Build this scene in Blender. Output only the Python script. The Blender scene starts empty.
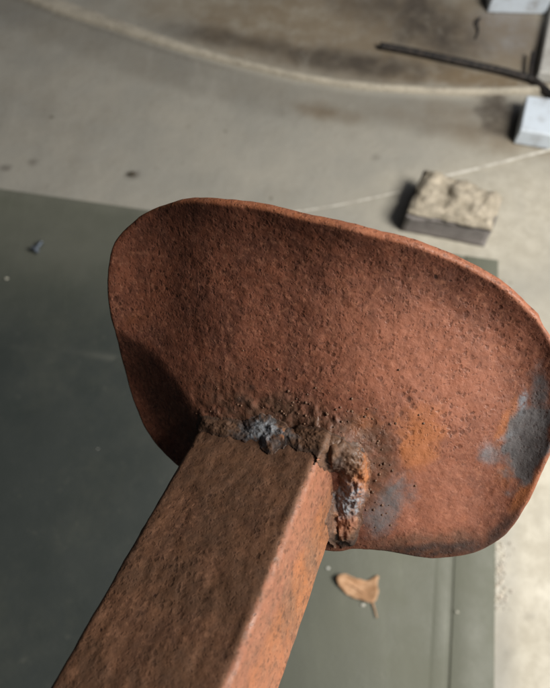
import bpy, math, random
import numpy as np
from mathutils import Vector, Matrix

SC = bpy.context.scene
COL = SC.collection
rng = np.random.default_rng(7)

# ------------------------------------------------------------------ camera, light, exposure
CAM_H = 1.05
PITCH = 65.0                     # degrees below the horizon
F = 560.0                        # focal length in pixels of a 550 x 688 picture
cam_d = bpy.data.cameras.new('camera')
cam = bpy.data.objects.new('camera', cam_d); COL.objects.link(cam)
cam.location = (0, 0, CAM_H)
cam.rotation_euler = (math.radians(90 - PITCH), 0, 0)
cam_d.sensor_fit = 'VERTICAL'; cam_d.sensor_height = 24.0
cam_d.lens = 24.0 * F / 688.0
cam_d.clip_start = 0.01; cam_d.clip_end = 100
cam_d.dof.use_dof = True; cam_d.dof.focus_distance = 0.225; cam_d.dof.aperture_fstop = 8.0
SC.camera = cam
M_CAM = Matrix.Translation((0, 0, CAM_H)) @ Matrix.Rotation(math.radians(90 - PITCH), 4, 'X')

world = bpy.data.worlds.new('World'); SC.world = world; world.use_nodes = True
wb = world.node_tree.nodes['Background']
wb.inputs[0].default_value = (0.80, 0.84, 0.95, 1); wb.inputs[1].default_value = 0.14

def area(name, loc, aim, size, power, color):
    d = bpy.data.lights.new(name, 'AREA'); d.shape = 'RECTANGLE'; d.size, d.size_y = size
    d.energy = power; d.color = color
    o = bpy.data.objects.new(name, d); COL.objects.link(o)
    o.location = loc
    o.rotation_euler = (Vector(aim) - Vector(loc)).to_track_quat('-Z', 'Y').to_euler()
    return o
area('door_light', (1.35, -0.05, 1.80), (0.45, 0.4, 0.3), (0.85, 0.85), 66, (1.0, 0.95, 0.86))

# the room is open and bright towards +X, dim towards -X
wt = world.node_tree; tc = wt.nodes.new('ShaderNodeTexCoord'); sx = wt.nodes.new('ShaderNodeSeparateXYZ'); mr = wt.nodes.new('ShaderNodeMapRange')
wt.links.new(tc.outputs['Generated'], sx.inputs[0]); wt.links.new(sx.outputs['X'], mr.inputs['Value'])
mr.interpolation_type = 'SMOOTHSTEP'; mr.inputs['From Min'].default_value = -.25; mr.inputs['From Max'].default_value = 1
mr.inputs['To Min'].default_value = 0.01; mr.inputs['To Max'].default_value = 0.40
wt.links.new(mr.outputs[0], wb.inputs[1])
SC.view_settings.view_transform = 'Standard'
SC.view_settings.look = 'None'
SC.view_settings.exposure = 0.0
SC.view_settings.gamma = 1.0
SC.view_settings.use_curve_mapping = False

# ------------------------------------------------------------------ geometry helpers
CP, SP = math.cos(math.radians(PITCH)), math.sin(math.radians(PITCH))
def floor_at(x, y, z=0.0):
    """where the sight line of a point of the survey picture meets the level z"""
    a = (np.asarray(x, float) - 275) / F; b = (344 - np.asarray(y, float)) / F
    dy = CP + b * SP; dz = -SP + b * CP
    s = (CAM_H - z) / -dz
    return a * s, dy * s
def survey(X, Y):
    """inverse of floor_at for floor points (used to lay out the stains and painted shade)"""
    f = Y * CP + CAM_H * SP
    u = Y * SP - CAM_H * CP
    f = np.maximum(f, 1e-3)
    return 275 + F * X / f, 344 - F * u / f
def ray(x, y):
    x = np.asarray(x, float); y = np.asarray(y, float)
    return np.stack([(x - 275) / F, (344 - y) / F, -np.ones_like(x)], -1)

def hash2(ix, iy, seed):
    n = (ix.astype(np.int64) * 374761393 + iy.astype(np.int64) * 668265263 + seed * 974634777) & 0xffffffff
    n = ((n ^ (n >> 13)) * 1274126177) & 0xffffffff
    n = n ^ (n >> 16)
    return (n & 0xffff) / 65535.0
def vnoise(x, y, seed=0):
    ix = np.floor(x); iy = np.floor(y); fx = x - ix; fy = y - iy
    fx = fx * fx * (3 - 2 * fx); fy = fy * fy * (3 - 2 * fy)
    a = hash2(ix, iy, seed); b = hash2(ix + 1, iy, seed); c = hash2(ix, iy + 1, seed); d = hash2(ix + 1, iy + 1, seed)
    return (a * (1 - fx) + b * fx) * (1 - fy) + (c * (1 - fx) + d * fx) * fy
def fbm(x, y, seed=0, octs=4):
    s = 0; a = 0.5; t = 0
    for o in range(octs):
        s = s + a * vnoise(x * 2 ** o, y * 2 ** o, seed + o * 17); t += a; a *= 0.5
    return s / t
def sstep(a, b, x):
    t = np.clip((x - a) / (b - a), 0, 1); return t * t * (3 - 2 * t)
def blob(x, y, cx, cy, rx, ry, ang=0.0, wob=0.35, seed=0, soft=0.5, sc=14.0):
    """soft-edged patch with a ragged border, 0..1"""
    c, s = math.cos(math.radians(ang)), math.sin(math.radians(ang))
    dx, dy = x - cx, y - cy
    u = (dx * c + dy * s) / rx; v = (-dx * s + dy * c) / ry
    d = np.sqrt(u * u + v * v) + wob * (fbm(x / sc, y / sc, seed, 4) - 0.5) * 2
    return 1 - sstep(1 - soft, 1 + soft, d)
def seg_dist(x, y, pts):
    d = np.full(np.shape(x), 1e9)
    for (x0, y0), (x1, y1) in zip(pts[:-1], pts[1:]):
        vx, vy = x1 - x0, y1 - y0; L = vx * vx + vy * vy
        t = np.clip(((x - x0) * vx + (y - y0) * vy) / L, 0, 1)
        d = np.minimum(d, np.hypot(x - x0 - t * vx, y - y0 - t * vy))
    return d
def smooth_line(pts, n, closed=False):
    P = np.array(pts, float); m = len(P); out = []
    segs = m if closed else m - 1
    for i in range(segs):
        p0 = P[(i - 1) % m] if closed or i > 0 else P[0]; p1 = P[i]; p2 = P[(i + 1) % m]
        p3 = P[(i + 2) % m] if closed or i + 2 < m else P[-1]
        for t in np.linspace(0, 1, 24, endpoint=False):
            out.append(0.5 * ((2 * p1) + (-p0 + p2) * t + (2 * p0 - 5 * p1 + 4 * p2 - p3) * t * t + (-p0 + 3 * p1 - 3 * p2 + p3) * t ** 3))
    out.append(P[0] if closed else P[-1])
    out = np.array(out); L = np.r_[0, np.cumsum(np.linalg.norm(np.diff(out, axis=0), axis=1))]
    s = np.linspace(0, L[-1], n + 1 if closed else n)
    q = np.stack([np.interp(s, L, out[:, k]) for k in range(out.shape[1])], 1)
    return q[:-1] if closed else q

def mesh(name, verts, faces, mat, parent=None, smooth=True, attrs=None):
    me = bpy.data.meshes.new(name)
    me.from_pydata([tuple(map(float, v)) for v in verts], [], [tuple(map(int, f)) for f in faces])
    if smooth: me.polygons.foreach_set('use_smooth', [True] * len(me.polygons))
    for k, a in (attrs or {}).items():
        at = me.attributes.new(k, 'FLOAT', 'POINT'); at.data.foreach_set('value', np.asarray(a, np.float32).ravel())
    me.update()
    me.materials.append(mat)
    o = bpy.data.objects.new(name, me); COL.objects.link(o)
    if parent: o.parent = parent
    return o
def tag(o, label=None, cat=None, kind=None, group=None):
    if label: o['label'] = label
    if cat: o['category'] = cat
    if kind: o['kind'] = kind
    if group: o['group'] = group
    return o
def empty(name, loc=(0, 0, 0), rot=None):
    o = bpy.data.objects.new(name, None); COL.objects.link(o); o.location = loc
    o.empty_display_size = 0.02
    if rot is not None: o.rotation_euler = rot
    return o
def grid_faces(nu, nv, closed_u=False):
    F_ = []
    for j in range(nv - 1):
        for i in range(nu if closed_u else nu - 1):
            i2 = (i + 1) % nu
            F_.append((j * nu + i, j * nu + i2, (j + 1) * nu + i2, (j + 1) * nu + i))
    return F_
def tube_mesh(pts, radii, n=10, seed=0, lump=0.0, cap=True, flat=1.0, lf=200):
    """round bar along a 3-D line"""
    P = np.array(pts, float); m = len(P); V = []; 
    radii = np.broadcast_to(np.asarray(radii, float), (m,))
    T = np.gradient(P, axis=0); T /= np.linalg.norm(T, axis=1)[:, None]
    up = np.array([0, 0, 1.0])
    for i in range(m):
        a = np.cross(T[i], up); a /= (np.linalg.norm(a) + 1e-9); b = np.cross(a, T[i])
        for k in range(n):
            t = 2 * math.pi * k / n
            r = radii[i]
            if lump: r = r * (1 + lump * (fbm(np.array(i * lf * 0.001 * 5), np.array(k * 0.9 if k < n / 2 else (n - k) * 0.9), seed, 3) - 0.5) * 2)
            V.append(P[i] + a * math.cos(t) * r + b * math.sin(t) * r * flat)
    Fc = grid_faces(n, m, True)
    if cap: Fc += [tuple(range(n - 1, -1, -1)), tuple(range((m - 1) * n, m * n))]
    return V, Fc

# ------------------------------------------------------------------ material helpers
class Mat:
    def __init__(s, name, rough=0.8, metallic=0.0, spec=0.5):
        s.m = bpy.data.materials.new(name); s.m.use_nodes = True
        s.nt = s.m.node_tree; s.N = s.nt.nodes; s.L = s.nt.links
        s.b = s.N['Principled BSDF']; s.b.inputs['Roughness'].default_value = rough
        s.b.inputs['Metallic'].default_value = metallic
        s.b.inputs['Specular IOR Level'].default_value = spec
        s.co = s.N.new('ShaderNodeTexCoord').outputs['Object']
    def put(s, sock, v):
        if isinstance(v, bpy.types.NodeSocket): s.L.new(v, sock)
        elif isinstance(v, (tuple, list)) and len(v) == 3 and len(getattr(sock, 'default_value', ())) == 4: sock.default_value = (*v, 1)
        else: sock.default_value = v
    def mapped(s, scale=(1, 1, 1), rot=(0, 0, 0)):
        n = s.N.new('ShaderNodeMapping'); s.L.new(s.co, n.inputs[0]); n.inputs['Scale'].default_value = scale; n.inputs['Rotation'].default_value = rot
        return n.outputs[0]
    def noise(s, scale, detail=4, rough=0.6, co=None, dist=0.0):
        n = s.N.new('ShaderNodeTexNoise'); s.L.new(co or s.co, n.inputs['Vector'])
        n.inputs['Scale'].default_value = scale; n.inputs['Detail'].default_value = detail
        n.inputs['Roughness'].default_value = rough; n.inputs['Distortion'].default_value = dist
        return n.outputs['Fac']
    def voro(s, scale, feature='F1', co=None, rnd=1.0):
        n = s.N.new('ShaderNodeTexVoronoi'); s.L.new(co or s.co, n.inputs['Vector']); n.feature = feature
        n.inputs['Scale'].default_value = scale; n.inputs['Randomness'].default_value = rnd
        return n.outputs['Distance']
    def ramp(s, fac, a, b, lo=0.0, hi=1.0):
        n = s.N.new('ShaderNodeMapRange'); n.interpolation_type = 'SMOOTHSTEP'
        s.put(n.inputs['Value'], fac); n.inputs['From Min'].default_value = a; n.inputs['From Max'].default_value = b
        n.inputs['To Min'].default_value = lo; n.inputs['To Max'].default_value = hi
        return n.outputs[0]
    def mix(s, fac, a, b, mode='MIX'):
        n = s.N.new('ShaderNodeMix'); n.data_type = 'RGBA'; n.blend_type = mode
        s.put(n.inputs[0], fac); s.put(n.inputs[6], a); s.put(n.inputs[7], b)
        return n.outputs[2]
    def math(s, op, a, b=0.0):
        n = s.N.new('ShaderNodeMath'); n.operation = op; s.put(n.inputs[0], a); s.put(n.inputs[1], b)
        return n.outputs[0]
    def attr(s, name):
        n = s.N.new('ShaderNodeAttribute'); n.attribute_name = name; return n.outputs['Fac']
    def bump(s, h, dist, strength=1.0):
        n = s.N.new('ShaderNodeBump'); s.L.new(h, n.inputs['Height']); n.inputs['Distance'].default_value = dist
        n.inputs['Strength'].default_value = strength
        prev = s.b.inputs['Normal'].links
        if prev: s.L.new(prev[0].from_socket, n.inputs['Normal'])
        s.L.new(n.outputs[0], s.b.inputs['Normal'])
    def color(s, c): s.put(s.b.inputs['Base Color'], c)
    def rough(s, c): s.put(s.b.inputs['Roughness'], c)

def rust_material(name, base_a, base_b, bright, painted=True, stretch=(1, 1, 1), bumps=1.0):
    m = Mat(name, 0.75, 0.0, 0.35)
    co = m.mapped(stretch)
    c = m.mix(m.ramp(m.noise(60, 5, .65, co), .35, .65), base_a, base_b)
    c = m.mix(m.ramp(m.noise(420, 3, .65, co), .50, .68, 0, .60), c, bright)
    c = m.mix(m.ramp(m.noise(560, 3, .6, co), .55, .70, 0, .45), c, tuple(v * .42 for v in base_b))
    if painted:
        c = m.mix(m.ramp(m.math('ADD', m.attr('orange'), m.math('MULTIPLY', m.noise(300, 6, .8), .8)), .50, 1.35, 0, .80), c, (0.39, 0.140, 0.048))
        c = m.mix(m.math('MULTIPLY', m.attr('pink'), m.ramp(m.noise(300, 4), .3, .6, .5, 1)), c, (0.38, 0.148, 0.088))
        c = m.mix(m.math('MULTIPLY', m.attr('brown'), m.ramp(m.noise(280, 4), .3, .6, .6, 1)), c, (0.085, 0.048, 0.030))
        c = m.mix(m.ramp(m.math('ADD', m.attr('grey'), m.math('MULTIPLY', m.noise(330, 6, .8), .7)), .45, 1.10, 0, .92), c, (0.118, 0.120, 0.126))
        c = m.mix(m.math('MULTIPLY', m.attr('blue'), m.ramp(m.noise(420, 4, .7), .38, .58, .2, 1)), c, (0.205, 0.225, 0.255))
        c = m.mix(m.math('MULTIPLY', m.attr('black'), m.ramp(m.noise(300, 4), .3, .6, .6, 1)), c, (0.030, 0.022, 0.020))
    # rust pits: irregular cells, roughly two in five of them eaten out
    lum = m.attr('lumpy')
    wn = m.N.new('ShaderNodeTexNoise'); m.L.new(co, wn.inputs['Vector']); wn.inputs['Scale'].default_value = 420; wn.inputs['Detail'].default_value = 3
    wv = m.N.new('ShaderNodeVectorMath'); wv.operation = 'MULTIPLY_ADD'; m.L.new(wn.outputs['Color'], wv.inputs[0]); wv.inputs[1].default_value = (.0030, .0030, .0030); m.L.new(co, wv.inputs[2])
    def pits(scale, r0, r1, thr):
        v = m.N.new('ShaderNodeTexVoronoi'); v.inputs['Scale'].default_value = scale; m.L.new(wv.outputs[0], v.inputs['Vector'])
        sc_ = m.N.new('ShaderNodeSeparateColor'); m.L.new(v.outputs['Color'], sc_.inputs[0])
        return m.math('MULTIPLY', m.ramp(v.outputs['Distance'], r0, r1, 1, 0), m.ramp(sc_.outputs[0], thr, thr + .15))
    pm1 = m.math('MULTIPLY', pits(410, .20, .52, .45), m.math('MULTIPLY', lum, m.ramp(m.noise(45, 3), .35, .6, .12, 1)))
    pm2 = m.math('MULTIPLY', pits(720, .18, .50, .50), m.math('ADD', m.math('MULTIPLY', lum, .7), .3))
    big = m.math('MULTIPLY', pits(170, .07, .17, .84), lum)
    c = m.mix(m.math('MULTIPLY', pm1, .48), c, tuple(v * .36 for v in base_b))
    c = m.mix(m.math('MULTIPLY', pm2, .42), c, tuple(v * .50 for v in base_b))
    c = m.mix(m.math('MULTIPLY', big, .85), c, (0.025, 0.012, 0.009))
    pm = m.math('MAXIMUM', m.math('MAXIMUM', pm1, m.math('MULTIPLY', pm2, .5)), big)
    m.color(c)
    m.rough(m.ramp(m.noise(200, 4), .3, .7, .42, .72))
    m.bump(m.math('SUBTRACT', 1.0, pm), 0.0005 * bumps, .38)
    m.bump(m.noise(260, 3, .55, co, .3), 0.0006 * bumps, .5)
    m.bump(m.noise(900, 3, .6, co), 0.00022 * bumps, .8)
    return m.m

# ------------------------------------------------------------------ floor (setting)
FL_BASE = (0.345, 0.318, 0.262)
def floor_material():
    m = Mat('concrete', 0.62, 0, 0.4)
    c = m.mix(m.ramp(m.noise(5, 6, .6), .3, .7), (0.345, 0.335, 0.300), (0.405, 0.385, 0.335))
    c = m.mix(m.ramp(m.noise(38, 5, .7), .55, .75, 0, .35), c, (0.24, 0.215, 0.175))
    c = m.mix(m.attr('pale'), c, m.mix(m.ramp(m.noise(30, 6, .7), .35, .62), (0.66, 0.62, 0.52), (0.50, 0.46, 0.37)))
    c = m.mix(m.attr('grey'), c, (0.30, 0.32, 0.36))
    c = m.mix(m.math('MULTIPLY', m.attr('brown'), m.ramp(m.noise(16, 5, .7), .25, .6, .5, 1)), c, (0.20, 0.145, 0.085))
    c = m.mix(m.math('MULTIPLY', m.attr('dark'), m.ramp(m.noise(20, 5, .7), .25, .6, .6, 1)), c, (0.075, 0.062, 0.050))
    sp = m.math('MULTIPLY', m.ramp(m.voro(26), .10, .2, 1, 0), m.ramp(m.noise(9, 2), .60, .66))
    c = m.mix(m.ramp(m.noise(2.2, 6, .75), .48, .72, 0, .35), c, (0.25, 0.215, 0.165))
    c = m.mix(m.ramp(m.noise(3.1, 6, .7, m.mapped((1.6, .7, 1), (0, 0, .6))), .55, .72, 0, .35), c, (0.47, 0.45, 0.40))
    c = m.mix(m.math('MULTIPLY', sp, .6), c, (0.10, 0.085, 0.06))
    m.color(c)
    m.rough(m.ramp(m.noise(7, 4), .3, .7, .42, .68))
    m.bump(m.noise(60, 5, .65), 0.0025, .5)
    m.bump(m.noise(9, 3, .5), 0.01, .3)
    return m.m
def build_floor():
    xs = np.r_[-8, -5, -3, -2, np.arange(-1.5, 1.5001, 0.009), 2, 3, 5, 8]
    ys = np.r_[-6, -3, -1.5, -.8, np.arange(-.35, 2.4, 0.009), 3, 4.5, 7, 10]
    X, Y = np.meshgrid(xs, ys); x = X.ravel(); y = Y.ravel()
    px, py = survey(x, y)
    nz = (fbm(px / 40, py / 40, 3) - .5)
    ridge = [(-60, -30), (10, -8), (60, 12), (120, 32), (180, 52), (240, 68), (300, 82), (360, 91), (430, 96), (480, 97), (560, 94), (640, 90)]
    d = seg_dist(px, py, ridge)
    ly = np.interp(px, [p[0] for p in ridge], [p[1] for p in ridge])
    below = sstep(0, 6, py - ly); above = 1 - sstep(-6, 2, py - ly)
    dark = np.zeros_like(px); brown = np.zeros_like(px); pale = np.zeros_like(px); grey = np.zeros_like(px)
    # dirty band that runs along the lip
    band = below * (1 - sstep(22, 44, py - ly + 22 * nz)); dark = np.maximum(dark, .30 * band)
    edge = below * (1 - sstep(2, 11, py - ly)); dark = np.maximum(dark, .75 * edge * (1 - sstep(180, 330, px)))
    b2 = blob(px, py, 170, 72, 160, 13, 18, .5, 5); dark = np.maximum(dark, .28 * b2)
    # brown stains above it
    brown = np.maximum(brown, above * .75 * blob(px, py, 360, 25, 210, 60, 5, .4, 8, .5, 30))
    dark = np.maximum(dark, above * .95 * blob(px, py, 345, 62, 70, 12, 8, .5, 9, .6, 20))
    dark = np.maximum(dark, above * .95 * blob(px, py, 425, 22, 52, 26, 25, .6, 10, .8, 20))
    dark = np.maximum(dark, above * .75 * blob(px, py, 245, 42, 80, 8, 12, .6, 11, .8, 20))
    dark = np.maximum(dark, above * .6 * blob(px, py, 365, 5, 40, 12, 15, .6, 29, .8, 20))
    brown = np.maximum(brown, above * .8 * blob(px, py, 390, 72, 60, 9, 8, .5, 30, .6, 20))
    dark = np.maximum(dark, above * .6 * blob(px, py, 40, 4, 45, 9, 22, .5, 12, .6, 20))
    brown = np.maximum(brown, above * .9 * blob(px, py, 470, 78, 70, 10, 8, .4, 13, .6, 20))
    pale = np.maximum(pale, above * .35 * blob(px, py, 255, 12, 90, 16, 12, .5, 14, .7, 25))
    grey = np.maximum(grey, .8 * blob(px, py, 505, 32, 34, 26, 0, .3, 15, .4, 25))
    # below it
    dark = np.maximum(dark, .35 * blob(px, py, 400, 118, 120, 12, 8, .6, 31, .7, 25))
    brown = np.maximum(brown, .7 * blob(px, py, 322, 112, 30, 7, 10, .6, 16, .8))
    brown = np.maximum(brown, .55 * blob(px, py, 485, 135, 75, 12, 12, .5, 17, .8, 22))
    dark = np.maximum(dark, .95 * blob(px, py, 500, 116, 27, 20, 40, .35, 18, .35, 10))  # cast shadow left of the bluish block, painted into the floor colour
    brown = np.maximum(brown, .4 * blob(px, py, 450, 112, 30, 9, 10, .5, 19, .8))
    dark = np.maximum(dark, .75 * blob(px, py, 132, 175, 7, 4, 0, .4, 20, .4, 5))
    dark = np.maximum(dark, .55 * blob(px, py, 33, 162, 4, 3, 0, .4, 21, .4, 5))
    dark = np.maximum(dark, .55 * blob(px, py, 5, 168, 5, 3, 0, .4, 22, .4, 5))
    dark = np.maximum(dark, .35 * blob(px, py, 376, 158, 4, 3, 0, .4, 23, .5, 5))
    dark = np.maximum(dark, .30 * blob(px, py, 530, 615, 5, 3, 0, .4, 24, .5, 5))
    dark = np.maximum(dark, .30 * blob(px, py, 508, 655, 5, 4, 0, .4, 25, .5, 5))
    pale = np.maximum(pale, sstep(495, 530, px) * sstep(240, 420, py) * .75)
    pale = np.maximum(pale, .55 * blob(px, py, 500, 220, 100, 60, 0, .3, 26, .6, 30))
    # worn bare strip along the plate edge
    rim = blob(px, py, 500, 565, 7, 34, 0, .9, 27, .5, 6)
    pale = np.maximum(pale, .9 * rim * sstep(.35, .6, fbm(px / 5, py / 5, 28)))
    z = 0.004 * (fbm(x * 3, y * 3, 40) - .5) * sstep(30, 60, d)
    mat = floor_material()
    o = mesh('floor', np.stack([x, y, z * 0.5], 1), grid_faces(len(xs), len(ys)), mat, attrs=dict(dark=dark, brown=brown, pale=pale, grey=grey))
    tag(o, 'stained beige concrete workshop floor', kind='structure')
    # the raised pale cement lip that curves across the floor
    line = smooth_line(ridge, 260)
    fx, fy = floor_at(line[:, 0], line[:, 1] - 5)
    P = np.stack([fx, fy], 1); T = np.gradient(P, axis=0); T /= np.linalg.norm(T, axis=1)[:, None]; Nn = np.stack([-T[:, 1], T[:, 0]], 1)
    V = []; prof = [(-1.0, -.002), (-.92, .006), (-.6, .0115), (-.1, .0125), (.4, .010), (.8, .006), (1.25, -.002)]
    for i, (p, n) in enumerate(zip(P, Nn)):
        w = 0.0125 + 0.016 * (1 - sstep(20, 130, np.array(i))) + .0025 * (fbm(np.array(i * .12), np.array(0.), 44) - .5)
        for k, (u, h) in enumerate(prof):
            q = p + n * u * w
            V.append((q[0], q[1], h + (.0012 * (fbm(np.array(i * .5), np.array(k * .8), 45) - .5) if 0 < k < 6 else 0)))
    m = Mat('pale_cement', .8)
    c = m.mix(m.ramp(m.noise(20, 5), .35, .65), (0.52, 0.475, 0.39), (0.40, 0.365, 0.30))
    m.color(m.mix(m.ramp(m.noise(90, 4), .55, .7, 0, .6), c, (0.22, 0.18, 0.13))); m.bump(m.noise(120, 4), .002, .6)
    o = mesh('floor_lip', V, grid_faces(len(prof), len(P)), m.m)
    tag(o, 'low pale cement lip curving across the floor', kind='structure')
    # thin white painted line behind and left of the rubble brick
    m = Mat('line_paint', .7)
    m.color(m.mix(m.ramp(m.noise(60, 5, .7), .42, .62, 0, .8), (0.72, 0.70, 0.64), (0.40, 0.37, 0.32)))
    def strip(name, pts, w, lab):
        q = smooth_line(pts, 60); sx, sy = floor_at(q[:, 0], q[:, 1]); V = []
        P = np.stack([sx, sy], 1); T = np.gradient(P, axis=0); T /= np.linalg.norm(T, axis=1)[:, None]
        for i in range(len(P)):
            n = np.array([-T[i, 1], T[i, 0]]); ww = w * (1 + .5 * (fbm(np.array(i * .4), np.array(1.), 50) - .5))
            for s in (-1, 1):
                a = P[i] + n * s * ww; V.append((a[0], a[1], .0045))
        return mesh(name, V, grid_faces(2, len(P)), m.m)
    tag(strip('painted_line', [(425, 182), (480, 169), (530, 156), (600, 138)], .0035, ''), 'thin white line painted on the floor right of the rubble brick', kind='structure')
    tag(strip('painted_line', [(290, 214), (340, 206), (400, 193)], .0020, ''), 'faint white line on the floor between rusty plate and rubble brick', kind='structure')

# ------------------------------------------------------------------ green sheet lying on the floor
def build_sheet():
    A = np.array(floor_at(497, 262)); B = np.array(floor_at(0, 190)); 
    ux = (B - A) / np.linalg.norm(B - A)                 # to the left along the top edge
    uy = np.array([ux[1], -ux[0]]); 
    if uy[1] > 0: uy = -uy                               # towards the photographer
    root = empty('floor_sheet', (A[0], A[1], 0))
    tag(root, 'dark green painted sheet lying flat on the floor under the rusty bracket', 'metal sheet')
    W, Ln = 2.3, 2.2; T = .0045
    g = Mat('green_paint', .6, 0, .5)
    c = g.mix(g.ramp(g.noise(4, 5, .6), .3, .7), (0.122, 0.130, 0.100), (0.150, 0.156, 0.120))
    streak = g.mapped((1, 14, 1), (0, 0, math.atan2(ux[1], ux[0])))
    c = g.mix(g.ramp(g.noise(6, 4, .6, g.mapped((9, .8, 1), (0, 0, -math.atan2(uy[0], -uy[1])))), .45, .75, 0, .30), c, (0.19, 0.20, 0.155))
    c = g.mix(g.attr('blue'), c, (0.033, 0.041, 0.040))  # dark tone for the shade painted on the left
    c = g.mix(g.attr('dust'), c, (0.20, 0.20, 0.17))
    c = g.mix(g.ramp(g.noise(2.5, 6, .75), .45, .7, 0, .35), c, (0.095, 0.10, 0.08))
    c = g.mix(g.ramp(g.noise(55, 4, .7), .60, .76, 0, .15), c, (0.24, 0.23, 0.185))
    g.color(c); g.rough(g.ramp(g.noise(8, 5, .7), .3, .7, .52, .72))
    g.bump(g.noise(3.5, 2, .4), .02, .3); g.bump(g.noise(160, 4), .0006, .6)
    us = np.arange(0.0, W, .011); vs = np.arange(0, Ln, .011)
    lip = abs(floor_at(453, 640)[0] - floor_at(495, 640)[0])
    U, V_ = np.meshgrid(us, vs); u = U.ravel(); v = V_.ravel()
    P = ux[None] * u[:, None] + uy[None] * v[:, None]
    px, py = survey(P[:, 0] + A[0], P[:, 1] + A[1])
    dust = .55 * (1 - sstep(.010, .05, v + .03 * (fbm(u * 20, v * 20, 60) - .5))) * .6
    dust = np.maximum(dust, .40 * (1 - sstep(1.2, 3.2, np.abs(py - (344 + (px) * .14)) + 1.5 * fbm(px / 30, py / 30, 61))) * (px < 118) * sstep(.25, .6, fbm(px / 40, py / 9, 62)))
    dust = np.maximum(dust, .30 * blob(px, py, 70, 235, 80, 35, 0, .5, 63, .8, 20))
    blue = .95 * (1 - sstep(120, 410, px + 60 * (fbm(px / 60, py / 60, 64) - .5))) * sstep(150, 370, py)  # shade over the left of the sheet, painted in as darker colour
    z = T + .0012 * (fbm(u * 3, v * 3, 65) - .5) * sstep(0, .1, v)
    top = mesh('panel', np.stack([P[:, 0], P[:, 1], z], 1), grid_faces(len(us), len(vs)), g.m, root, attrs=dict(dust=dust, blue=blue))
    # turned-down edges
    def wall(p0, p1, n=60):
        q = np.array([p0 + (p1 - p0) * t for t in np.linspace(0, 1, n)]); V = []
        for a in q: V += [(a[0], a[1], -.001), (a[0], a[1], T + .0002)]
        return V, grid_faces(2, n)
    V, Fc = wall(np.zeros(2), ux * W); mesh('edge', V, Fc, g.m, root, False)
    # doubled border strip along the right side, its inner edge a small step
    b0, b1 = 0.0, lip
    prof = [(-.0008, -.001), (-.0008, T + .0012), (.0012, T + .0022), (b1 - .0012, T + .0022), (b1, T + .0018), (b1 + .0012, T - .001)]
    V = []
    vv = np.arange(0, Ln, .02)
    for v_ in vv:
        for (a, h) in prof:
            q = ux * a + uy * v_; V.append((q[0], q[1], h + .0005 * math.sin(v_ * 9)))
    mesh('border_strip', V, grid_faces(len(prof), len(vv)), g.m, root, True)
    # low rounded bead beside the border
    c0 = abs(floor_at(432, 640)[0] - floor_at(495, 640)[0]); V = []
    n = 9
    for v_ in vv:
        for k in range(n):
            t = k / (n - 1); a = b1 + .004 + (c0 - b1 - .004) * t; h = T - .0008 + .0018 * math.sin(math.pi * t) ** .6
            q = ux * a + uy * v_; V.append((q[0], q[1], h))
    mesh('pressed_bead', V, grid_faces(n, len(vv)), g.m, root, True)

# ------------------------------------------------------------------ loose things on the floor
def rough_box(name, corners, h, mat, parent, z0=0.0, rough=.004, n=14, seed=0, top_noise=0.0, taper=.93):
    """rubble block: four floor corners (counter-clockwise), height, noisy faces"""
    C = np.array(corners, float); cen = C.mean(0)
    idx = {}; V = []; Fc = []
    def vid(i, j, k, nk):
        key = (i, j, k)
        if key in idx: return idx[key]
        s, t, w = i / n, j / n, k / nk
        p = (C[0] * (1 - s) + C[1] * s) * (1 - t) + (C[3] * (1 - s) + C[2] * s) * t
        p = cen + (p - cen) * (1 + (taper - 1) * w)
        z = z0 + h * w
        # round corners
        e = [min(s, 1 - s), min(t, 1 - t)]
        q = np.array([p[0], p[1], z])
        a = fbm(np.array(q[0] * 45 + q[2] * 30), np.array(q[1] * 45 - q[2] * 37), seed, 4) - .5
        b = fbm(np.array(q[0] * 40 - q[2] * 50 + 9), np.array(q[1] * 40 + q[2] * 31 + 5), seed + 3, 4) - .5
        c_ = fbm(np.array(q[0] * 30 + 3), np.array(q[1] * 30 + 7), seed + 5, 5) - .5
        q += np.array([a, b, 0]) * rough * 2
        if w == 1: q[2] += c_ * top_noise * 2 - (.25 * h if min(e) == 0 else 0) * .6
        idx[key] = len(V); V.append(q); return idx[key]
    nk = 8
    for i in range(n):
        for j in range(n):
            Fc.append((vid(i, j, nk, nk), vid(i + 1, j, nk, nk), vid(i + 1, j + 1, nk, nk), vid(i, j + 1, nk, nk)))
            Fc.append((vid(i, j, 0, nk), vid(i, j + 1, 0, nk), vid(i + 1, j + 1, 0, nk), vid(i + 1, j, 0, nk)))
    for k in range(nk):
        for i in range(n):
            Fc.append((vid(i, 0, k, nk), vid(i + 1, 0, k, nk), vid(i + 1, 0, k + 1, nk), vid(i, 0, k + 1, nk)))
            Fc.append((vid(i + 1, n, k, nk), vid(i, n, k, nk), vid(i, n, k + 1, nk), vid(i + 1, n, k + 1, nk)))
            Fc.append((vid(0, i + 1, k, nk), vid(0, i, k, nk), vid(0, i, k + 1, nk), vid(0, i + 1, k + 1, nk)))
            Fc.append((vid(n, i, k, nk), vid(n, i + 1, k, nk), vid(n, i + 1, k + 1, nk), vid(n, i, k + 1, nk)))
    return mesh(name, V, Fc, mat, parent, True)

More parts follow.
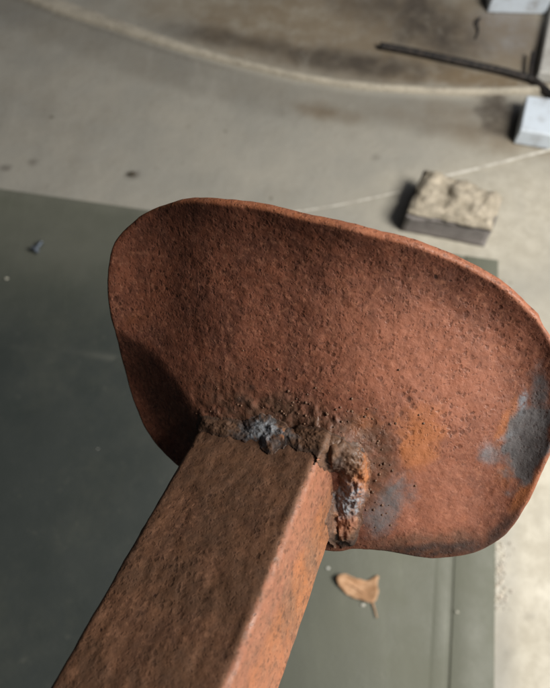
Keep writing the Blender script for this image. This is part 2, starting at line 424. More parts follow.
def build_rubble():
    a = np.array(floor_at(400, 231)); b = np.array(floor_at(484, 247)); c = np.array(floor_at(495, 214)); d = np.array(floor_at(417, 187))
    cen = (a + b + c + d) / 4
    root = empty('brick', (cen[0], cen[1], 0))
    tag(root, 'broken grey brick with rough tan mortar on top beyond the plate rim', 'brick')
    m = Mat('brick_clay', .9)
    m.color(m.mix(m.ramp(m.noise(50, 5), .35, .65), (0.33, 0.305, 0.30), (0.25, 0.23, 0.225))); m.bump(m.noise(200, 5, .7), .002, .8)
    pts = [p - cen for p in (a, b, c, d)]
    rough_box('brick_body', pts, .062, m.m, root, 0, .0035, 14, 2, .001, .97)
    t = Mat('old_mortar', .95)
    cc = t.mix(t.ramp(t.noise(45, 5, .6), .35, .62), (0.64, 0.57, 0.46), (0.43, 0.38, 0.30))
    cc = t.mix(t.ramp(t.noise(150, 4), .58, .7, 0, .6), cc, (0.20, 0.14, 0.08))
    t.color(cc); t.bump(t.noise(110, 5, .7), .006, 1)
    rough_box('mortar_crust', [p * .97 + (np.array(pts[3]) + np.array(pts[0])) * -.0 for p in pts], .014, t.m, root, .060, .007, 34, 5, .020, .84)

def build_leaf():
    x0, y0 = floor_at(358, 590, .008); root_loc = (float(x0), float(y0), .0065)
    out = [(336, 578), (343, 574), (352, 577), (362, 580), (370, 580), (378.5, 575.5), (377, 584), (378, 592), (375, 600), (370, 603), (363, 601), (352, 597), (343, 591)]
    q = smooth_line(out, 48, True); q = q + (rng.random((48, 2)) - .5) * 1.1; fx, fy = floor_at(q[:, 0], q[:, 1], .008)
    P = np.stack([fx - x0, fy - y0], 1); c = P.mean(0); V = []; R = 7
    for r in range(R):
        s = 1 - r / R
        for k, p in enumerate(P):
            e = c + (p - c) * s
            h = .010 * s ** 2 * (.5 + .6 * math.sin(k / 48 * 4 * math.pi + .6)) + .0015
            V.append((e[0], e[1], h))
    Fc = grid_faces(48, R, True); V.append((c[0], c[1], .0015)); 
    Fc += [((R - 1) * 48 + k, (R - 1) * 48 + (k + 1) % 48, len(V) - 1) for k in range(48)]
    m = Mat('dry_leaf', .7)
    m.color(m.mix(m.ramp(m.noise(80, 4), .35, .65), (0.60, 0.37, 0.22), (0.46, 0.26, 0.14)))
    m.bump(m.noise(60, 3, .5, m.mapped((1, 4, 1))), .003, .6)
    leaf = mesh('dry_leaf', V, Fc, m.m); leaf.location = root_loc
    sol = leaf.modifiers.new('thick', 'SOLIDIFY'); sol.thickness = .0006
    tag(leaf, 'dry curled brown leaf lying on the green sheet', 'leaf')
    st = smooth_line([(371, 598), (374, 607), (377, 618)], 12); sx, sy = floor_at(st[:, 0], st[:, 1], .008)
    V, Fc = tube_mesh(np.stack([sx - x0, sy - y0, np.linspace(.002, .003, 12)], 1), np.linspace(.0016, .0009, 12), 6)
    mesh('stalk', V, Fc, m.m, leaf)
    # midrib
    st = smooth_line([(342, 580), (356, 588), (371, 598)], 14); sx, sy = floor_at(st[:, 0], st[:, 1], .008)
    V, Fc = tube_mesh(np.stack([sx - x0, sy - y0, np.full(14, .0045)], 1), .0011, 6)
    mesh('midrib', V, Fc, m.m, leaf)

def build_bolt():
    x0, y0 = map(float, floor_at(37, 250, .008))
    root = empty('bolt', (x0, y0, .0052), (0, 0, math.radians(62)))
    root.scale = (.8, .95, .95)
    tag(root, 'small blue-grey bolt lying at the upper left of the green sheet', 'bolt')
    m = Mat('zinc', .38, .5)
    m.color(m.mix(m.ramp(m.noise(200, 3), .4, .6), (0.18, 0.215, 0.26), (0.08, 0.09, 0.11)))
    def hexa(name, x0_, x1_, r, n=6):
        V = []; 
        for X, rr in ((x0_, r * .9), (x0_ + .001, r), (x1_ - .001, r), (x1_, r * .9)):
            V += [(X, math.cos(2 * math.pi * k / n) * rr, math.sin(2 * math.pi * k / n) * rr + .0095) for k in range(n)]
        Fc = grid_faces(n, 4, True) + [tuple(range(n - 1, -1, -1)), tuple(range(3 * n, 4 * n))]
        return mesh(name, V, Fc, m.m, root, False)
    hexa('bolt_head', -.010, .000, .0105)
    V = []; n = 12; m_ = 40
    for i in range(m_):
        X = .000 + .024 * i / (m_ - 1); rr = .0052 + (.0007 if i % 3 == 0 else 0)
        V += [(X, math.cos(2 * math.pi * k / n) * rr, math.sin(2 * math.pi * k / n) * rr + .0095) for k in range(n)]
    mesh('threaded_shank', V, grid_faces(n, m_, True) + [tuple(range(n - 1, -1, -1)), tuple(range((m_ - 1) * n, m_ * n))], m.m, root, False)

def chip(name, px, py, size, col, label, cat, z=.005, seed=0, flat=.5, group=None):
    import itertools
    x0, y0 = map(float, floor_at(px, py, z)); r = random.Random(seed)
    V = []; nu, nv = 9, 6
    for j in range(nv):
        ph = math.pi * j / (nv - 1)
        for i in range(nu):
            th = 2 * math.pi * i / nu; s = size * (1 + r.uniform(-.28, .28))
            V.append((math.sin(ph) * math.cos(th) * s, math.sin(ph) * math.sin(th) * s * .75, (math.cos(ph) + 1) * size * flat))
    m = Mat('chip_' + cat.replace(' ', '_'), .85)
    m.color(m.mix(m.ramp(m.noise(180, 3), .4, .6), col, tuple(c * .7 for c in col)))
    o = mesh(name, V, grid_faces(nu, nv, True), m.m, None, False); o.location = (x0, y0, z)
    return tag(o, label, cat, group=group)

def build_bits():
    chip('pebble', 7, 279, .0040, (.70, .68, .58), 'tiny white pebble on the green sheet near its left side', 'pebble', .0046, 1)
    chip('pebble', 328, 568, .0034, (.75, .75, .70), 'tiny white crumb on green sheet between steel tube and brown leaf', 'pebble', .0046, 2)
    chip('pebble', 363, 605, .0034, (.75, .73, .66), 'tiny white crumb touching the lower edge of the brown leaf', 'pebble', .0046, 3)
    chip('pebble', 98, 449, .0013, (.60, .60, .56), 'pinhead white speck on dark green sheet left of the plate', 'pebble', .0046, 4)
    chip('pebble', 457, 612, .0024, (.62, .60, .52), 'small pale crumb on inner edge of the sheet border', 'pebble', .0085, 6)
    chip('stone_chip', 132, 175, .0095, (.10, .085, .06), 'small dark chip on bare concrete above the rusty plate', 'stone chip', .001, 7, .3)
    rs = random.Random(5)
    V = []; Fc = []
    for k in range(110):                                       # loose grit along the sheet edge
        X = rs.gauss(500, 5); Y = rs.uniform(540, 610); s = rs.uniform(.0008, .0034); x0, y0 = floor_at(max(X, 496), Y)
        b = len(V)
        for dx, dy, dz in ((1, 0, 0), (0, 1, 0), (-1, 0, 0), (0, -1, 0), (0, 0, 1)):
            V.append((x0 + dx * s * rs.uniform(.7, 1.3), y0 + dy * s * rs.uniform(.7, 1.3), dz * s + .0008))
        Fc += [(b, b + 1, b + 4), (b + 1, b + 2, b + 4), (b + 2, b + 3, b + 4), (b + 3, b, b + 4)]
    m = Mat('grit', .8); m.color(m.mix(m.ramp(m.noise(60, 2), .45, .55), (.82, .79, .72), (.74, .68, .60)))
    tag(mesh('grit', V, Fc, m.m, None, False), 'loose pale grit on the floor along the sheet edge', 'grit', 'stuff')

def build_rod():
    z = .012
    pts = [(380, 45), (410, 50.5), (440, 57), (470, 63.5), (500, 70), (522, 76), (534, 80), (546, 90), (575, 118)]
    q = smooth_line(pts, 90); x, y = floor_at(q[:, 0], q[:, 1], z)
    P = np.stack([x, y, np.full(90, z)], 1); P[:, 2] += np.linspace(-.002, 0, 90); c = P[0].copy()
    V, Fc = tube_mesh(P - [c[0], c[1], 0], .0092, 12, 0)
    V = np.array(V)
    m = Mat('black_iron', .55, .3)
    m.color(m.mix(m.ramp(m.noise(60, 4), .4, .65), (0.022, 0.021, 0.022), (0.06, 0.05, 0.045))); m.bump(m.noise(180, 3), .002, .7)
    o = mesh('iron_rod', V, Fc, m.m); o.location = (float(c[0]), float(c[1]), 0)
    tag(o, 'bent black iron rod lying across the floor at the upper right', 'rod')
    zz = np.array([.014, .020, .024]); wp = []
    for a_, b_, z_ in zip((530, 531, 533.5), (80, 66, 52), zz): xx, yy = floor_at(a_, b_, z_); wp.append((float(xx), float(yy), z_))
    wp = smooth_line(wp, 14)
    V, Fc = tube_mesh(wp - [c[0], c[1], 0], .0055, 8); mesh('tie', V, Fc, m.m, o)

def slab(name, corners, h, mat, label, cat, lip=None, base_tilt=None, bevel=.004):
    C = [np.array(floor_at(*c)) for c in corners]; cen = sum(C) / 4
    V = [(p[0] - cen[0], p[1] - cen[1], 0.0) for p in C] + [(p[0] - cen[0], p[1] - cen[1], h) for p in C]
    Fc = [(3, 2, 1, 0), (4, 5, 6, 7), (0, 1, 5, 4), (1, 2, 6, 5), (2, 3, 7, 6), (3, 0, 4, 7)]
    o = mesh(name, V, Fc, mat, None, False); o.location = (cen[0], cen[1], .001)
    b = o.modifiers.new('bevel', 'BEVEL'); b.width = bevel; b.segments = 3
    return tag(o, label, cat)

def build_blocks():
    w = Mat('white_blue_paint', .45)
    w.color(w.mix(w.ramp(w.noise(14, 5), .4, .7), (0.68, 0.77, 0.88), w.mix(w.ramp(w.noise(55, 5, .7), .45, .7), (0.56, 0.62, 0.70), (0.34, 0.34, 0.34)))); w.bump(w.noise(90, 3), .001, .5)
    g = Mat('grey_board', .7)
    g.color(g.mix(g.ramp(g.noise(12, 5), .35, .65), (0.55, 0.55, 0.53), g.mix(g.ramp(g.noise(60, 5, .7), .45, .7), (0.42, 0.41, 0.39), (0.24, 0.22, 0.20)))); g.bump(g.noise(90, 3), .001, .5)
    slab('concrete_block', [(513, 144), (565, 153), (585, 118), (520, 110)], .045, w.m, 'bluish white block at the right edge below the iron rod', 'block')
    slab('concrete_block', [(487, 13), (545, 15), (545, -30), (483, -30)], .05, w.m, 'pale block with bluish lower face at the top edge near the corner', 'block')
    slab('board', [(534, 82), (590, 88), (600, -20), (553, -12)], .03, g.m, 'grey white board at the right edge beside the iron rod', 'board')
    # curled black scrap
    q = smooth_line([(480, 18), (477, 24), (478.5, 30), (476, 38)], 24); x, y = floor_at(q[:, 0], q[:, 1], .006)
    V, Fc = tube_mesh(np.stack([x - x[0], y - y[0], .006 + .004 * np.sin(np.linspace(0, 6, 24))], 1), np.linspace(.0035, .002, 24) , 8)
    m = Mat('black_scrap', .6); m.color((.02, .02, .022))
    o = mesh('rubber_scrap', V, Fc, m.m); o.location = (float(x[0]), float(y[0]), 0)
    tag(o, 'curled black scrap on grey floor below the top block', 'scrap')

# ------------------------------------------------------------------ the rusty bracket
D0 = 0.235
def plate_z(x, y):
    """height towards the viewer (metres) of the plate face over the level of the weld"""
    X = (x - 265) / F * D0; Y = (440 - y) / F * D0
    ca, sa = math.cos(math.radians(20)), math.sin(math.radians(20))
    u = X * ca - Y * sa; v = X * sa + Y * ca              # along / across the long side
    sp = lambda t, w: np.logaddexp(0, t / w) * w
    z = 0.33 * X + 0.20 * Y
    # the right half turns to face the door
    z = z - 0.40 * sp(X - .042, .014)
    # left end sweeps back a little more, then flares at its very edge
    z = z - 0.42 * sp(-(X + .026), .006) + 0.36 * sp(-(X + .047), .006)
    # top and right rims curl towards the viewer
    z = z + 2.0 * np.clip(v - .050, 0, .2) ** 2
    z = z + 4.0 * np.clip(u - .088, 0, .2) ** 2
    # a band along the top and right edge is flared towards the viewer
    if np.any(.6 * X + .8 * Y > -.02):
        ang = np.arctan2(y - 385., x - 315.); rad = np.hypot(y - 385., x - 315.)
        dr = (np.interp(ang, POL_A, POL_R) - rad) / F * D0
        z = z + 8.5 * np.clip(.024 - dr, 0, .024) ** 2 * sstep(-.02, .07, .6 * X + .8 * Y)
    # lower edge rolls away
    z = z - 9.0 * np.clip(-v - .014, 0, .2) ** 2
    # lower left corner folded back along a crease shaped to give the shadow's outline
    s1 = ((205 - x) * 79 + (y - 425) * 55) / 96.3
    s2 = ((y - 346) * 32 + (150 - x) * 13) / 34.5
    a = 4.0
    s = -a * np.logaddexp(-s1 / a, -s2 / a)
    z = z - 0.95 * sp(s, 2.0) / F * D0 + 0.9 * sp(s - 32, 4.0) / F * D0
    z = z + .0085 * np.exp(-((x - 325) / 30) ** 2 - ((y - 450) / 24) ** 2)
    return z
def plate_point(x, y, push=0.0):
    return ray(x, y) * (D0 - plate_z(x, y) - push)[..., None]
def plate_normal(x, y):
    e = .7
    a = plate_point(x + e, y) - plate_point(x - e, y); b = plate_point(x, y - e) - plate_point(x, y + e)
    n = np.cross(a, b); return n / np.linalg.norm(n, axis=-1)[..., None]

OUT = [(108, 286), (109.5, 264), (116, 242), (134, 223), (155.5, 210), (186, 202.5), (221, 201.5), (265, 205.5), (310, 215), (344, 222), (376, 230.5),
       (419, 242), (463, 261.5), (498, 283), (528, 311), (549, 338), (559, 370), (559, 408), (550, 444), (537, 475), (524, 505), (507, 531), (485, 547),
       (459, 555), (432, 557.5), (406, 554), (380, 550), (354, 548.5), (332, 551), (300, 543), (262, 520), (220, 492), (190, 474), (173, 461), (162, 450), (147, 430),
       (134, 400), (125, 370), (116.5, 336), (111, 312)]

_o = smooth_line(OUT, 300, True); _a = np.arctan2(_o[:, 1] - 385., _o[:, 0] - 315.); _r = np.hypot(_o[:, 1] - 385., _o[:, 0] - 315.)
_k = np.argsort(_a); _a = _a[_k]; _r = _r[_k]
POL_A = np.r_[_a - 2 * math.pi, _a, _a + 2 * math.pi]; POL_R = np.convolve(np.r_[_r, _r, _r, _r[:20]], np.ones(21) / 21, 'same')[:900]

def build_bracket():
    root = empty('rusty_bracket'); 
    tag(root, 'rusty curved steel plate welded to the end of a square steel tube', 'steel bracket')
    Ro = M_CAM.to_3x3()
    loc = M_CAM @ Vector(ray(265, 440) * D0)
    root.location = loc; root.rotation_euler = Ro.to_euler()
    base = ray(265, 440) * D0
    TH = .0042
    plate_mat = rust_material('rust_plate', (0.215, 0.078, 0.045), (0.135, 0.052, 0.033), (0.34, 0.147, 0.088))
    # ---- plate
    n = 420
    out = smooth_line(OUT, n, True)
    nrm = plate_normal(out[:, 0], out[:, 1])
    p0 = plate_point(out[:, 0], out[:, 1]); p1 = p0 - nrm * TH
    q1 = np.stack([275 + F * p1[:, 0] / -p1[:, 2], 344 - F * p1[:, 1] / -p1[:, 2]], 1); q = q1 - out
    tg = np.roll(out, -1, 0) - np.roll(out, 1, 0); tg /= np.linalg.norm(tg, axis=1)[:, None]
    n2 = np.stack([tg[:, 1], -tg[:, 0]], 1)
    if np.mean(np.sum(n2 * (out - out.mean(0)), 1)) < 0: n2 = -n2
    s = np.maximum(0, np.sum(q * n2, 1)); ker = np.hanning(61); ker = ker / ker.sum()
    s = np.convolve(np.r_[s[-30:], s, s[:30]], ker, 'valid')
    wob = (fbm(out[:, 0] / 5, out[:, 1] / 5, 70) - .5) * .5
    front = out - n2 * (s + .3 + wob)[:, None]
    c = np.array([315., 385.]); R = 150
    X = []; Y = []
    for r in range(R):
        k = (r + .0) / (R - 1); X.append(c[0] + (front[:, 0] - c[0]) * (.004 + .996 * k)); Y.append(c[1] + (front[:, 1] - c[1]) * (.004 + .996 * k))
    X = np.array(X).ravel(); Y = np.array(Y).ravel()
    N = plate_normal(X, Y)
    hn = (fbm(X / 26, Y / 26, 80, 3) - .5) * .0008 + (fbm(X / 5.5, Y / 5.5, 81, 3) - .5) * .0003
    # heavier corrosion near the weld
    nearw = blob(X, Y, 285, 440, 100, 45, 12, .3, 82, .6, 20)
    hn = hn + nearw * (fbm(X / 7, Y / 7, 83, 3) - .5) * .0016
    P = plate_point(X, Y) + N * hn[:, None]
    V = [P]
    Fc = grid_faces(n, R, True)
    rows = R
    eP = P[-n:]; eN = N[-n:]
    outw = np.cross(np.roll(eP, -1, 0) - np.roll(eP, 1, 0), eN); outw /= np.linalg.norm(outw, axis=1)[:, None]
    if np.sum(outw * (eP - eP.mean(0))) < 0: outw = -outw
    br = .0013
    for (ow, dn) in ((.35, .10), (.72, .38), (.95, .8), (1.0, 1.3), (1.0, 2.2), (.95, 2.7), (.7, 3.05), (.3, 3.2)):
        rn = (fbm(np.arange(n) * .35, np.full(n, dn * 1.5), 84, 3) - .5) * .00035
        V.append(eP + outw * (br * ow + rn)[:, None] - eN * (br * dn)); rows += 1
    for k in (.85, .6, .3, .02):
        xx = c[0] + (front[:, 0] - c[0]) * k; yy = c[1] + (front[:, 1] - c[1]) * k
        V.append(plate_point(xx, yy) - plate_normal(xx, yy) * TH); rows += 1
    V = np.concatenate(V); Fc = grid_faces(n, rows, True)
    Fc.append(tuple(range(n - 1, -1, -1)))
    px = 275 + F * V[:, 0] / -V[:, 2]; py = 344 - F * V[:, 1] / -V[:, 2]
    isrim = np.zeros(len(V)); isrim[R * n:(R + 7) * n] = 1; isrim[(R - 2) * n:R * n] = .5
    B = lambda *a, **k: blob(px, py, *a, **k)
    orange = np.maximum.reduce([.9 * B(420, 440, 24, 34, 20, .5, 90, .6, 12), .8 * B(505, 425, 7, 26, 25, .5, 91, .6, 10), .7 * B(525, 492, 8, 26, 28, .5, 92, .5, 10),
                                .5 * B(365, 425, 20, 14, 0, .6, 93, .8, 12), .6 * B(420, 552, 55, 4, 2, .4, 94, .6, 10), .45 * B(512, 470, 12, 20, 30, .5, 96, .6, 10), isrim * .42, .3 * B(135, 320, 20, 12, 0, .5, 97, .8)])
    grey = np.maximum.reduce([.9 * B(526, 443, 22, 42, 22, .45, 100, .35, 16), .55 * B(385, 508, 18, 36, 22, .5, 101, .6, 14), .5 * B(492, 455, 14, 12, 0, .5, 102, .7, 10),
                              .40 * B(408, 490, 14, 16, 0, .5, 103, .8, 10), .55 * B(540, 395, 12, 30, 0, .5, 104, .8, 12), .6 * B(265, 436, 28, 18, 10, .5, 105, .5, 9)])
    blue = np.maximum.reduce([.9 * B(523, 402, 4.5, 12, 5, .3, 110, .5, 6), .5 * B(508, 436, 10, 3, -25, .5, 111, .7, 6), .7 * B(268, 434, 17, 11, 10, .6, 112, .6, 7), .35 * B(487, 455, 6, 12, 0, .5, 113, .7, 8)])
    brown = np.maximum.reduce([.85 * B(280, 425, 90, 28, 12, .5, 120, .5, 16), .75 * B(372, 462, 22, 44, 0, .5, 121, .5, 12), .7 * B(430, 545, 70, 12, -4, .5, 122, .6, 14), .5 * B(225, 400, 40, 30, 30, .5, 123, .7, 14), .45 * B(350, 548, 40, 10, 0, .5, 124, .6, 10)])
    black = np.maximum.reduce([.8 * B(524.5, 411, 2.3, 2, 0, .2, 130, .4, 5), .6 * B(262, 435, 14, 9, 0, .8, 131, .5, 5), .6 * B(318, 556, 4, 2, 0, .2, 132, .5),
                               .9 * B(440, 550, 66, 7, -3, .5, 133, .6, 10), .75 * B(503, 530, 26, 8, -48, .5, 137, .6, 10), .35 * B(532, 455, 14, 22, 20, .6, 134, .6, 10), .6 * B(240, 400, 5, 4, 0, .5, 135, .5, 5), .6 * B(252, 388, 4, 3, 0, .5, 136, .5, 5)])
    pink = np.maximum.reduce([.7 * B(430, 365, 90, 60, 25, .4, 140, .7, 30), .5 * B(430, 500, 60, 45, 20, .4, 141, .6, 30)])
    pink = np.maximum(pink * (1 - isrim), .45 * isrim * sstep(250, 420, px))
    lumpy = np.clip(1 - .85 * B(450, 500, 90, 42, 5, .4, 145, .5, 30) - .6 * grey, 0, 1)
    sc = dict(lumpy=lumpy, orange=orange, grey=grey, blue=blue, brown=brown, black=black, pink=pink)
    mesh('curved_plate', V - base, Fc, plate_mat, root, True, sc)

    # ---- square tube: direction and cross-section axes
    T = np.array([-0.36800526, -0.69114526, 0.62200512])
    Bx = np.array([0.88556876, -0.05660242, 0.46104679]); A = np.array([-0.28344331, 0.72049594, 0.63288663])
    D1 = .2450; w = 0.05925; h = .040; P1 = ray(197.04, 428) * D1
    rc = .0032
    prof = []
    K = 7
    for (cx, cy, a0) in ((w - rc, -rc, 90), (w - rc, -h + rc, 0), (rc, -h + rc, -90), (rc, -rc, -180)):
        for k in range(K):
            t = math.radians(a0 - 90 * k / (K - 1)); prof.append((cx + rc * math.cos(t), cy + rc * math.sin(t)))
    # densify the flats
    dense = []
    for i in range(len(prof)):
        a = np.array(prof[i]); b = np.array(prof[(i + 1) % len(prof)]); L = np.linalg.norm(b - a); m_ = max(1, int(L / .0011))
        for k in range(m_): dense.append(a + (b - a) * k / m_)
    dense = np.array(dense); nd = len(dense)
    O = P1[None] + Bx[None] * dense[:, :1] + A[None] * dense[:, 1:2]
    # march each line of the tube until it meets the plate
    s_in = np.zeros(nd)
    for i in range(nd):
        s0 = .06
        while s0 > -.06:
            p = O[i] + T * s0; x = 275 + F * p[0] / -p[2]; y = 344 - F * p[1] / -p[2]
            if -p[2] > D0 - plate_z(np.array(x), np.array(y)): break
            s0 -= .0004
        s_in[i] = s0 - .0010
    s_in = np.maximum(s_in, np.median(s_in) - .03)
    stations = np.r_[0, np.cumsum(np.r_[np.full(230, .0009), np.full(60, .004)])]
    Vt = []
    pn = np.roll(dense, -1, 0) - np.roll(dense, 1, 0); pn /= np.linalg.norm(pn, axis=1)[:, None]; pn = np.stack([-pn[:, 1], pn[:, 0]], 1)
    if np.sum(pn * (dense - dense.mean(0))) < 0: pn = -pn
    n3 = Bx[None] * pn[:, :1] + A[None] * pn[:, 1:2]
    arc = np.arange(nd) * .0011
    Smax = stations[-1]
    for st in stations:
        f_ = st / Smax; s = s_in * (1 - f_) ** 6 + st
        hh = (fbm(arc * 110, np.full(nd, st * 80.), 150, 3) - .5) * .0007 + (fbm(arc * 420, np.full(nd, st * 240.), 151, 2) - .5) * .0004
        hh = hh + math.exp(-st / .008) * (fbm(arc * 300, np.full(nd, st * 300.), 152, 3) - .45) * .0014
        Vt.append(O + T * s[:, None] + n3 * hh[:, None])
    Vt = np.concatenate(Vt)
    Ft = grid_faces(nd, len(stations), True)
    # hollow end towards the hand: inner wall
    inner = (dense - [w / 2, -h / 2]) * .88 + [w / 2, -h / 2]; Oi = P1[None] + Bx[None] * inner[:, :1] + A[None] * inner[:, 1:2]
    nb = len(Vt); Vt = np.concatenate([Vt, Oi + T * Smax, Oi + T * (Smax - .15)])
    ls = (len(stations) - 1) * nd
    Ft += [(ls + i, ls + (i + 1) % nd, nb + (i + 1) % nd, nb + i) for i in range(nd)]
    Ft += [(nb + i, nb + (i + 1) % nd, nb + nd + (i + 1) % nd, nb + nd + i) for i in range(nd)]
    px = 275 + F * Vt[:, 0] / np.maximum(-Vt[:, 2], .02); py = 344 - F * Vt[:, 1] / np.maximum(-Vt[:, 2], .02)
    nn = np.concatenate([np.tile(n3, (len(stations), 1)), n3, n3])
    side = sstep(.30, .60, nn @ Bx + .5 * (fbm(px / 4, py / 9, 163) - .5)); edgez = sstep(.25, .5, nn @ Bx) * (1 - sstep(.8, .95, nn @ Bx))
    kk = fbm(px / 14, py / 14, 160)
    xe = px - (293 - .41 * (py - 530))                           # distance from the bright arris
    orange = .8 * side * np.clip(.45 + 1.2 * (fbm(px / 12, py / 40, 161) - .4), 0, 1) * sstep(12, 26, xe + 8 * kk)
    pink = side * (1 - sstep(12, 34, xe + 10 * kk)) * .5
    pink = np.maximum(pink, .4 * side * sstep(600, 680, py))
    brown = (1 - side) * .6 * sstep(.3, .6, fbm(px / 30, py / 30, 162))
    brown = np.maximum(brown, .8 * (1 - side) * (1 - sstep(430, 510, py + 30 * kk)))
    blk = .5 * (1 - sstep(.0, .004, (Vt - Vt) [:, 0] + 1))
    mt = rust_material('rust_tube', (0.185, 0.092, 0.053), (0.125, 0.062, 0.038), (0.29, 0.148, 0.088), True, (1, 1, 1), .7)
    mesh('square_tube', Vt - base, Ft, mt, root, True, dict(orange=orange, pink=pink, brown=brown, grey=.0 * px, blue=.0 * px, black=blk, lumpy=1 + .0 * px))

    # ---- weld metal, heaped on the plate and against the tube
    wm = rust_material('rust_weld', (0.180, 0.092, 0.054), (0.120, 0.062, 0.039), (0.33, 0.18, 0.10), True, (1, 1, 1), .8)
    cT = float(A @ P1); cS = float(Bx @ P1) + w; cL = float(Bx @ P1)
    def union(x, y):
        rr = ray(x, y); e = 1e-6
        nA = rr @ A; nB = rr @ Bx
        dbox = np.maximum(np.where(nA < -e, cT / np.minimum(nA, -e), 9), np.where(nB < -e, cS / np.minimum(nB, -e), 9))
        dp = D0 - plate_z(x, y); k = .0045
        dbox = np.where(dbox * nB < cL + .0005, dp + .05, dbox)
        hmix = np.clip(.5 + .5 * (dp - dbox) / k, 0, 1)
        dd = dp * (1 - hmix) + dbox * hmix - k * hmix * (1 - hmix)
        return rr * dd[..., None]
    def union_n(x, y):
        e = 1.2; a = union(x + e, y) - union(x - e, y); b = union(x, y - e) - union(x, y + e)
        n_ = np.cross(a, b); n_ = n_ / np.linalg.norm(n_, axis=-1)[..., None]
        return n_
    def weld(name, pts, rad, H, seed, paint, label, ripple=0.0):
        pts = [p for p in smooth_line(pts, 40)]; xs_ = [p[0] for p in pts]; ys_ = [p[1] for p in pts]; mg = rad * 1.6
        gx = np.arange(min(xs_) - mg, max(xs_) + mg, .75); gy = np.arange(min(ys_) - mg, max(ys_) + mg, .75)
        GX, GY = np.meshgrid(gx, gy); x = GX.ravel(); y = GY.ravel()
        d = seg_dist(x, y, pts) / rad + (fbm(x / 9, y / 9, seed, 4) - .5) * .6
        prof_ = sstep(0, .75, 1 - d)
        h = H * prof_ * (.55 + .9 * (fbm(x / 6.5, y / 6.5, seed + 1, 4) - .1)) + H * .30 * prof_ * (fbm(x / 2.2, y / 2.2, seed + 2, 2) - .5)
        h = h + ripple * prof_ * np.sin(y / 2.1 + x / 6)
        h = np.where(d < 1, h, -.0012)
        P = union(x, y) + union_n(x, y) * (h + .0002)[:, None]
        keep = d < 1.12; nu, nv = len(gx), len(gy); Fc = []
        K_ = keep.reshape(nv, nu)
        for j in range(nv - 1):
            for i in range(nu - 1):
                if K_[j, i] or K_[j, i + 1] or K_[j + 1, i] or K_[j + 1, i + 1]: Fc.append((j * nu + i, (j + 1) * nu + i, (j + 1) * nu + i + 1, j * nu + i + 1))
        used = np.unique(np.array(Fc)); remap = -np.ones(nu * nv, int); remap[used] = np.arange(len(used))
        Fc = remap[np.array(Fc)]; x = x[used]; y = y[used]
        at_ = {k: np.zeros(len(x)) for k in ('orange', 'pink', 'brown', 'grey', 'blue', 'black')}; at_['lumpy'] = np.ones(len(x))
        for k, v_ in paint(x, y, h[used] / H).items(): at_[k] = np.clip(v_, 0, 1)
        o = mesh(name, P[used] - base, Fc, wm, root, True, at_); o['label'] = label; return o
    weld('weld_bead', [(205, 424), (230, 428), (262, 433), (296, 439), (324, 447)], 10, .0013, 200,
         lambda x, y, h: dict(brown=.85 * (1 - blob(x, y, 266, 436, 26, 16, 5, .4, 201, .6, 7)), grey=.7 * blob(x, y, 266, 436, 30, 18, 5, .5, 202, .6, 6), black=.5 * (h < .3)), 'brown crusted weld along the top face of the tube')
    weld('weld_bead', [(254, 431), (266, 428), (278, 434), (270, 441)], 13, .0018, 210,
         lambda x, y, h: dict(brown=.5 + 0 * x, grey=.75 * blob(x, y, 265, 432, 18, 13, 0, .9, 216, .5, 5), blue=.85 * blob(x, y, 264, 432, 15, 12, 0, .8, 212, .4, 5), black=.85 * blob(x, y, 251, 427, 9, 6, 30, .9, 213, .5, 4) + .85 * blob(x, y, 280, 446, 12, 5, -20, .9, 214, .5, 4) + .5 * (h < .35),
                              orange=.6 * blob(x, y, 286, 436, 6, 8, 0, .6, 215, .5, 4)), 'lumpy grey blue weld spot above the tube')
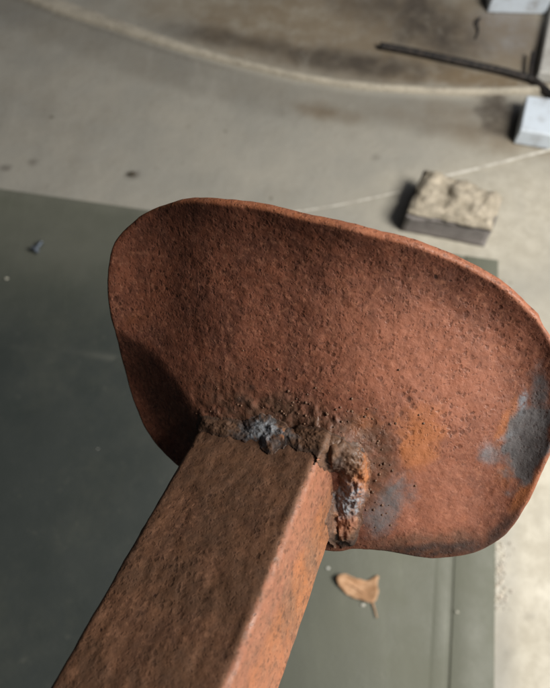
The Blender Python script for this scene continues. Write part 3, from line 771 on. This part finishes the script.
    weld('weld_bead', [(336, 456), (347, 456), (355, 470), (355, 486), (350, 502), (346, 518), (343, 530)], 17, .0032, 220,
         lambda x, y, h: dict(orange=.75 * blob(x, y, 362, 476, 11, 34, 0, .5, 221, .6, 8) + .35 * blob(x, y, 338, 500, 8, 50, 0, .5, 227, .5, 8), brown=.9 * blob(x, y, 344, 455, 22, 18, 0, .5, 222, .6, 7) + .8 * blob(x, y, 350, 540, 20, 12, 0, .4, 223, .5, 6),
                              blue=.95 * blob(x, y, 349, 497, 15, 17, 20, .35, 224, .4, 5), black=.75 * blob(x, y, 349, 541, 10, 4, 0, .5, 225, .4, 5) + .7 * blob(x, y, 337, 462, 6, 8, 0, .6, 226, .5, 5) + .5 * (h < .28),
                              pink=.5 * blob(x, y, 345, 522, 12, 10, 0, .5, 228, .6, 6)), 'thick orange and blue weld down the right side of the tube')
    weld('weld_bead', [(304, 438), (318, 440), (330, 445), (342, 452)], 13, .0014, 250,
         lambda x, y, h: dict(brown=.85 + 0 * x, black=.5 * (h < .3) + .5 * blob(x, y, 336, 462, 6, 8, 0, .6, 226, .5, 5), orange=.3 * blob(x, y, 345, 452, 10, 8, 0, .6, 251, .6, 6)), 'brown crust over the corner where tube and plate meet')
    # small spatter grains around the welds: too many and too small to lift one by one
    V = []; Fc = []; r = random.Random(11)
    for k in range(170):
        if k % 3: cx, cy, sx, sy = 290, 425, 70, 26
        else: cx, cy, sx, sy = 372, 478, 14, 38
        x = r.gauss(cx, sx); y = r.gauss(cy, sy)
        if not (150 < x < 520 and 240 < y < 545) or y > 424 + (x - 205) * .30 and x < 335: continue
        p = plate_point(np.array(x), np.array(y)); nrm_ = plate_normal(np.array(x), np.array(y))
        rad = r.uniform(.0002, .00075); b = len(V); p = p - nrm_ * rad * .3
        a = np.cross(nrm_, [0, 1, 0]); a /= np.linalg.norm(a); bb = np.cross(nrm_, a)
        for j in range(6):
            t = j * math.pi / 3; V.append(p + (a * math.cos(t) + bb * math.sin(t)) * rad * r.uniform(.8, 1.3))
        for j in range(6):
            t = j * math.pi / 3; V.append(p + (a * math.cos(t) + bb * math.sin(t)) * rad * .7 + nrm_ * rad * .7)
        V.append(p + nrm_ * rad)
        for j in range(6):
            j2 = (j + 1) % 6; Fc += [(b + j, b + j2, b + 6 + j2, b + 6 + j), (b + 6 + j, b + 6 + j2, b + 12)]
    V = np.array(V); z0 = np.zeros(len(V))
    o = mesh('spatter_grains', V - base, Fc, wm, root, True, dict(orange=z0, pink=z0, brown=z0 + .5, grey=z0, blue=z0, black=z0, lumpy=z0 + 1))
    o['kind'] = 'stuff'

build_floor()
build_sheet()
build_rubble()
build_leaf()
build_bolt()
build_bits()
build_rod()
build_blocks()
build_bracket()
